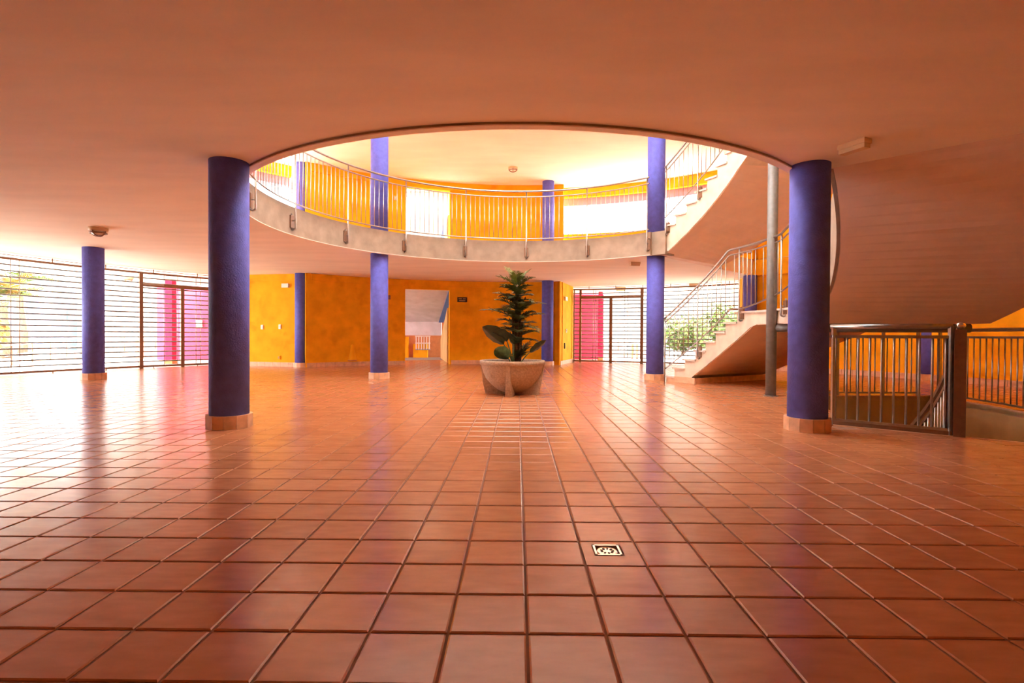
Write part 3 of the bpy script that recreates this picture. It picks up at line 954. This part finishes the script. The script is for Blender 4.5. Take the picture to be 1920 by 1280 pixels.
emergency((23.0, 62.9, ZC), (1.3, .6, .55), R(-20), 'box light under the roof outside the stair-side grille')

def plate(name, p, size, rz, m, label, cat, group=None, extra=None):
    t = empty(name, p, label, cat, group)
    MB().box(p, size, rz).build('plate', m, t)
    if extra: extra(t, p, rz)
    return t
dL = Vector((LW0[0] - LW1[0], LW0[1] - LW1[1], 0)).normalized(); rzL = math.atan2(dL.y, dL.x); nL = Vector((dL.y, -dL.x, 0))
def onL(f, z, off=.06):
    p = Vector(LW1).lerp(Vector(LW0), f) + nL * off
    return (p.x, p.y, z)
def button(m='steel', w=.16, h=.22):
    def f(t, p, rz):
        n = Vector((math.sin(rz), -math.cos(rz), 0))
        MB().box(Vector(p) + n * .06, (w, .05, h), rz).build('button', m, t)
    return f
plate('light_switch', onL(.60, 4.55), (.30, .1, .52), rzL, 'white', 'white light switch on the yellow wall, the one further from the blue column', 'switch', 'switches on the yellow wall', button('white'))
plate('light_switch', onL(.81, 4.6), (.30, .1, .52), rzL, 'white', 'white light switch on the yellow wall, the one nearer the blue column', 'switch', 'switches on the yellow wall', button('white'))
plate('junction_box', onL(.80, 1.05), (.34, .12, .42), rzL, 'orange', 'small orange junction box low on the yellow wall', 'box', None, button('ochre', .2, .28))
plate('exit_light', onL(.88, 9.3, .14), (.85, .26, .45), rzL, 'white', 'small white emergency light high on the yellow wall', 'lamp', None, button('glassy', .6, .3))
dR = Vector((RW1[0] - RW0[0], RW1[1] - RW0[1], 0)).normalized(); rzR = math.atan2(dR.y, dR.x); nR = Vector((dR.y, -dR.x, 0))
def onR(f, z, off=.06):
    p = Vector(RW0).lerp(Vector(RW1), f) + nR * off
    return (p.x, p.y, z)
plate('exit_light', onR(.32, 8.6, .14), (1.2, .26, .5), rzR, 'white', 'small white emergency light on the yellow return wall', 'lamp', None, button('glassy', .8, .3))
plate('light_switch', onR(.42, 4.4), (.4, .1, .5), rzR, 'white', 'white light switch halfway up the yellow return wall', 'switch', None, button('white'))
plate('call_box', onR(.30, 2.4), (.25, .16, .75), rzR, 'signdark', 'small dark box on the yellow return wall', 'box', None, button('black', .12, .4))
def onB(t, z, off=.05):
    return pol(WR - off, t, z)
def sign_lines(t, p, rz):
    n = Vector((math.sin(rz), -math.cos(rz), 0)); d = Vector((math.cos(rz), math.sin(rz), 0))
    for (dx, dz, w) in ((-.26, .10, .42), (.30, .10, .40), (0, -.14, .8)):
        MB().box(Vector(p) + n * .05 + d * dx + Vector((0, 0, dz)), (w, .02, .1), rz).build('print_line', 'signtext', t)
plate('wall_sign', onB(101.65, 8.3), (1.25, .06, .62), R(101.65 - 90), 'signdark', 'small dark sign with two pale lines on the orange wall beside the doorway', 'sign', None, sign_lines)
plate('wall_sensor', onB(116.5, 8.35), (.25, .12, .55), R(26.5), 'bronze', 'small dark sensor on the orange wall left of the doorway', 'sensor')
plate('wall_socket', onB(117.6, 3.6), (.22, .1, .36), R(27.6), 'white', 'white wall socket behind the middle-left blue column', 'socket', None, button('white', .1, .14))
plate('wall_socket', pol(WR - .05, 115.4, 20.6), (.3, .12, .5), R(25.4), 'cream', 'small cream box on the gallery wall beside the upper column', 'socket', None, button('white', .12, .2))
# half cone bump on the orange wall
c = onB(123.7, .72, -.05)
cn = empty('wall_cone', c, 'orange cone-shaped wall fitting on the dark orange wall', 'wall fitting')
MB().lathe([(.52, 0), (.48, .06), (.30, .9), (.20, 1.75), (.05, 1.85)], c, 20).build('cone', 'orange', cn)
MB().lathe([(.54, -.08), (.54, 0)], c, 20).build('rim', 'terra', cn)
# lamp on the stair-hall wall
c = pol(36.93, 46.4, 13.6)
hl = empty('wall_light', c, 'white slatted wall light seen behind the landing railing', 'lamp')
MB().box(c, (1.6, .5, .9), R(136.4)).build('body', 'concrete', hl)
for k in range(5):
    d = Vector((math.cos(R(136.4)), math.sin(R(136.4)), 0)); n = Vector((-math.cos(R(46.4)), -math.sin(R(46.4)), 0))
    MB().box(Vector(c) + n * .28 + d * (-.6 + .3 * k), (.12, .08, .7), R(136.4)).build('slat', 'bluebeam', hl)

# ================================================================== OUTSIDE
b = MB().sector(46.9, 900, 0, 360, -.5, -.12, 72)
og = b.build('ground', 'paving'); tag(og, 'pale sunlit paving outside the hall', None, None, 'structure')

def block(name, c, d, m, label, cat, rz=0, group=None):
    return None
def simple(name, mb, m, label, cat, group=None, extra=None):
    t = empty(name, mb.v[0], label, cat, group)
    mb.build('body', m, t)
    if extra: extra(t)
    return t
# left: magenta wall and pillar, white buildings, ramp
def cap_left(t):
    MB().box((-45.0, 70.05, 10.6), (15.2, 1.1, .2)).build('coping', 'pink', t)
    MB().box((-46.2, 69.45, 5.2), (.9, .14, 1.0)).build('notice_plate', 'white', t)
simple('garden_wall', MB().box((-45.0, 70.1, 5.2), (15.0, .9, 10.6)), 'magenta', 'tall magenta wall outside the left grille', 'wall', 'magenta walls', cap_left)
def foot(p, w):
    def f(t): MB().box((p[0], p[1], .12), (w, w, .5)).build('foot', 'terra', t)
    return f
simple('pillar', MB().box((-44.5, 60.6, 5.25), (.9, .9, 10.7)), 'red', 'crimson pillar in front of the left magenta wall', 'pillar', 'crimson pillars', foot((-44.5, 60.6), 1.0))
simple('pillar', MB().box((12.9, 76.5, 5.25), (.6, .6, 10.7)), 'red', 'crimson pillar in front of the far magenta wall', 'pillar', 'crimson pillars', foot((12.9, 76.5), .7))
def cap_right(t):
    MB().box((11.0, 80.9, 10.55), (6.2, 1.5, .2)).build('coping', 'pink', t)
simple('garden_wall', MB().box((11.0, 81, 5.2), (6.0, 1.3, 10.6)), 'magenta', 'tall magenta wall outside the far grille', 'wall', 'magenta walls', cap_right)

def house(name, label, c, d, m, wins, rz=0):
    t = empty(name, (c[0], c[1], -.1), label, 'building')
    MB().box((c[0], c[1], d[2] / 2 - .1), d, rz).build('walls', m, t)
    MB().box((c[0], c[1], d[2] + .1), (d[0] + .8, d[1] + .8, .5), rz).build('parapet', 'whitewall', t)
    rot = Matrix.Rotation(rz, 3, 'Z')
    for (x, z, w, h) in wins:
        p = Vector((c[0], c[1], 0)) + rot @ Vector((x, -d[1] / 2 - .02, z))
        f = MB().box(p, (w, .3, h), rz).build('window', 'whitewall', t)
        MB().box(p + rot @ Vector((0, -.12, 0)), (w * .8, .15, h * .8), rz).build('pane', 'skyblue', f)
    return t
house('pale_blue_house', 'pale blue rendered house beyond the garden on the left', (-95, 100, 0), (12, 14, 14.0), 'skyblue', [(-3, 7, 1.6, 2), (3, 7, 1.6, 2)], R(30))
house('white_house', 'long white house behind the ramp on the left', (-72, 104, 0), (30, 12, 17.0), 'whitewall', [(-8, 9, 1.8, 2.2), (0, 9, 1.8, 2.2), (8, 9, 1.8, 2.2)], R(14))
house('far_white_house', 'white house with windows above the trees on the right', (52, 150, 0), (40, 16, 21.0), 'whitewall', [(-9, 17.5, 2.2, 2.4), (-6, 17.5, 2.2, 2.4), (-3, 17.5, 2.2, 2.4), (0, 17.5, 2.2, 2.4)])
house('white_pavilion', 'white building beyond the far grille', (19, 116, 0), (30, 10, 16.0), 'whitewall', [(4, 9, 2, 2), (9, 9, 2, 2)])
MBt = MB().box((-98, 104, 17.2), (1.2, 1.2, 5.6))
tt = empty('chimney_stack', (-98, 104, 14.4), 'grey chimney rising above the pale blue house', 'chimney')
MBt.build('shaft', 'concrete', tt); MB().box((-98, 104, 20.2), (1.6, 1.6, .5)).build('cap', 'concrete', tt)

def ramp(name, label, a, bpt, z0, z1, wid, m, rail_h, nposts, grp='garden ramps'):
    a = Vector((a[0], a[1], 0)); bpt = Vector((bpt[0], bpt[1], 0)); d = (bpt - a).normalized(); n = Vector((-d.y, d.x, 0)) * wid
    t = empty(name, (a.x, a.y, -.1), label, 'ramp', grp)
    vs = [a + Vector((0, 0, -.3)), bpt + Vector((0, 0, -.3)), bpt + n + Vector((0, 0, -.3)), a + n + Vector((0, 0, -.3)),
          a + Vector((0, 0, z0)), bpt + Vector((0, 0, z1)), bpt + n + Vector((0, 0, z1)), a + n + Vector((0, 0, z0))]
    MB().add(vs, [(3, 2, 1, 0), (4, 5, 6, 7), (0, 1, 5, 4), (1, 2, 6, 5), (2, 3, 7, 6), (3, 0, 4, 7)]).build('slope', m, t)
    for hz in (rail_h, rail_h * .5):
        MB().tube([a + Vector((0, 0, z0 + hz)), bpt + Vector((0, 0, z1 + hz))], .09, 6).build('rail', 'steel', t)
    for k in range(nposts):
        f = (k + .3) / nposts; p = a.lerp(bpt, f); z = z0 + (z1 - z0) * f
        MB().tube([p + Vector((0, 0, z)), p + Vector((0, 0, z + rail_h))], .09, 6).build('post', 'bronze', t)
    return t
ramp('garden_ramp', 'paved ramp with a steel rail rising outside the left grille', (-57, 51.5), (-63, 73), 0.0, 1.1, 5, 'paving', 2.3, 6)
ramp('garden_ramp', 'paved ramp with a steel rail beside the left magenta wall', (-62, 75), (-49.5, 78), .9, 2.0, 5, 'paving', 2.2, 6)
ramp('garden_ramp', 'paved ramp with a rail outside the far grille', (27, 88), (14, 92), -.1, 1.6, -5, 'paving', 2.0, 5)
def post_cap(p, w, h):
    def f(t): MB().box((p[0], p[1], h), (w * 1.2, w * 1.2, .12)).build('cap', 'basetile', t)
    return f
simple('garden_post', MB().box((-55.8, 70.6, 1.3), (.66, .66, 2.9)), 'terra', 'short terracotta post outside the left grille', 'post', 'garden posts', post_cap((-55.8, 70.6), .66, 2.8))
simple('garden_post', MB().box((-58.0, 74.2, 1.1), (.6, .6, 2.4)), 'basetile', 'short pale post behind the terracotta post', 'post', 'garden posts', post_cap((-58.0, 74.2), .6, 2.35))
for x_, l_ in ((19.3, 'left'), (20.1, 'right')):
    simple('garden_post', MB().box((x_, 83, 1.1), (.28, .28, 2.5)), 'terra', 'slim terracotta post outside the far grille, the %s of a pair' % l_, 'post', 'garden posts', post_cap((x_, 83), .28, 2.4))

# trees and shrubs
def palm_tree(c, h, fl, n, label, seed, m='leafy'):
    t = empty('palm_tree', (c[0], c[1], -.1), label, 'tree', 'garden palms')
    rn = random.Random(seed)
    MB().tube([(c[0] + .3 * math.sin(k), c[1], -.1 + h * k / 6) for k in range(7)], [.7 - .04 * k for k in range(7)], 10).build('trunk', 'bark', t)
    for k in range(n):
        frond_mb((c[0], c[1], h), R(360 * k / n + rn.uniform(-12, 12)), R(rn.uniform(5, 65)), fl * rn.uniform(.8, 1.1), 1.5, fl * .26, 26, .1, rnd=rn).build('frond', 'leafy2' if k % 5 == 0 else m, t)
def shrub(name, c, rx, rz_, n, label, seed, m='leafy', trunk=0.0, ls=.5, grp='garden shrubs'):
    t = empty(name, (c[0], c[1], -.1), label, 'tree' if trunk else 'shrub', grp)
    rn = random.Random(seed); vs = []; fs = []
    cz = trunk + rz_
    lumps = [(rn.uniform(-.5, .5) * rx, rn.uniform(-.5, .5) * rx, cz + rn.uniform(-.5, .5) * rz_, rn.uniform(.45, .7)) for _ in range(7)]
    for i in range(n):
        lx, ly, lz, lr = lumps[i % 7]
        while True:
            p = Vector((rn.uniform(-1, 1), rn.uniform(-1, 1), rn.uniform(-1, 1)))
            if .3 < p.length < 1: break
        q = Vector((c[0] + lx + p.x * rx * lr, c[1] + ly + p.y * rx * lr, max(.0, lz + p.z * rz_ * lr)))
        a = Vector((rn.uniform(-1, 1), rn.uniform(-1, 1), rn.uniform(-1, 1))).normalized(); b_ = a.orthogonal().normalized()
        s_ = ls * rn.uniform(.6, 1.2); o = len(vs)
        vs += [q - a * s_, q + b_ * s_ * .45, q + a * s_, q - b_ * s_ * .45]; fs.append((o, o + 1, o + 2, o + 3))
    MB().add(vs, fs).build('foliage', m, t)
    MB().tube([(c[0], c[1], -.1), (c[0] + .1, c[1], cz * .6), (c[0], c[1], cz)], [.35, .25, .1], 8).build('stem', 'bark', t)
palm_tree((-77, 72), 8.5, 7.5, 16, 'tall garden palm seen through the left end of the grille', 3)
palm_tree((-84, 82), 12.0, 7.0, 15, 'taller garden palm behind, left of the pale blue house', 5)
shrub('shrub', (-70.5, 60), 3.4, 1.9, 900, 'round green shrub beside the ramp outside the left grille', 21)
shrub('shrub', (-75, 66), 3.0, 2.8, 900, 'dry orange shrub under the left garden palm', 22, 'leafy2')
shrub('shrub', (-66.5, 53), 3.0, 1.2, 600, 'low green shrub at the left edge outside the grille', 23)
shrub('garden_tree', (44, 104), 6.5, 4.5, 1500, 'leafy green tree behind the stair railing, nearer the landing', 31, 'leafy', 2.0, .75, 'garden trees')
shrub('garden_tree', (32.5, 98), 5.0, 3.6, 1200, 'leafy green tree behind the stair railing, nearer the blue column', 32, 'leafy', .6, .7, 'garden trees')
shrub('garden_tree', (42, 87), 4.2, 2.2, 1000, 'low green bush between the two garden trees', 33, 'leafy', 0, .65, 'garden trees')

# stairs behind the doorway, and the same one storey up
def yard_stair(dz, label):
    t = empty('yard_stair', (-12, 66, dz), label, 'staircase', 'outdoor stairs behind the doorways')
    def slab(x0a, x1a, ya, za, x0b, x1b, yb, zb, th):
        vs = [(x0a, ya, za), (x1a, ya, za), (x1b, yb, zb), (x0b, yb, zb), (x0a, ya, za + th), (x1a, ya, za + th), (x1b, yb, zb + th), (x0b, yb, zb + th)]
        vs = [(x, y, z + dz) for x, y, z in vs]
        return MB().add(vs, [(3, 2, 1, 0), (4, 5, 6, 7), (0, 1, 5, 4), (1, 2, 6, 5), (2, 3, 7, 6), (3, 0, 4, 7)])
    slab(-20, -9.4, 65, 10.05, -24, -12.9, 79, 5.85, .5).build('slab', 'concrete', t)
    slab(-9.4, -8.7, 65, 9.9, -12.9, -12.1, 79, 5.75, .7).build('stringer', 'bluebeam', t)
    MB().box((-18.5, 79.4, 4.75 + dz), (12.0, .8, 2.2)).build('beam', 'concrete', t)
    vs = [(-9.6, 64.5, 0), (-12.6, 79, 0), (-9.0, 79, 0), (-6.0, 64.5, 0), (-9.6, 64.5, 7.4), (-12.6, 79, 3.0), (-9.0, 79, 3.0), (-6.0, 64.5, 7.4)]
    if dz: vs = [(x, y, z if z else -.0) for x, y, z in vs]
    MB().add([(x, y, z + dz) for x, y, z in vs], [(3, 2, 1, 0), (4, 5, 6, 7), (0, 1, 5, 4), (1, 2, 6, 5), (2, 3, 7, 6), (3, 0, 4, 7)]).build('parapet', 'ochre', t)
    return t
yard_stair(0, 'grey concrete stair with a blue stringer outside the ground-floor doorway')
yard_stair(ZF, 'grey concrete stair with a blue stringer outside the gallery doorway')
b = MB().sector(60, 60.8, 92, 124, -.3, ZC)
tag(b.build('wall_yard', 'terra'), 'brown wall closing the covered yard behind the doorway', None, None, 'structure')
t = empty('yard_house', (-16, 83, -.1), 'orange wall with a white balustraded balcony seen through the doorway', 'building')
MB().box((-16.6, 83.2, 1.0), (2.4, .8, 2.4)).build('walls', 'orange', t)
MB().box((-19.0, 82.6, 1.6), (.9, .8, 3.6)).build('side_wall', 'orange', t)
MB().box((-16.1, 82.6, 1.30), (2.5, .5, .2)).build('balcony_floor', 'whitewall', t)
for z_ in (2.35, 3.5): MB().box((-16.1, 82.4, z_), (2.5, .25, .18)).build('balcony_rail', 'white', t)
for k in range(6): MB().box((-17.2 + .44 * k, 82.4, 2.4), (.16, .2, 2.2)).build('baluster', 'white', t)
house('sun_blocking_house', 'tall white block added to keep the sun off the yard behind the doorway', (-20, 122, 0), (46, 20, 44.0), 'whitewall', [(-9, 12, 3, 4), (0, 12, 3, 4), (9, 12, 3, 4)])  # added to shade the yard from the sun
MB().box((-20.4, 103.0, 1.05), (3.1, 1, .3)).build('balcony_floor', 'whitewall', t)
for z_ in (2.1, 3.45): MB().box((-20.4, 102.6, z_), (3.1, .25, .18)).build('balcony_rail', 'white', t)
for k in range(6): MB().box((-21.8 + .56 * k, 102.6, 2.3), (.2, .2, 2.4)).build('baluster', 'whitewall', t)
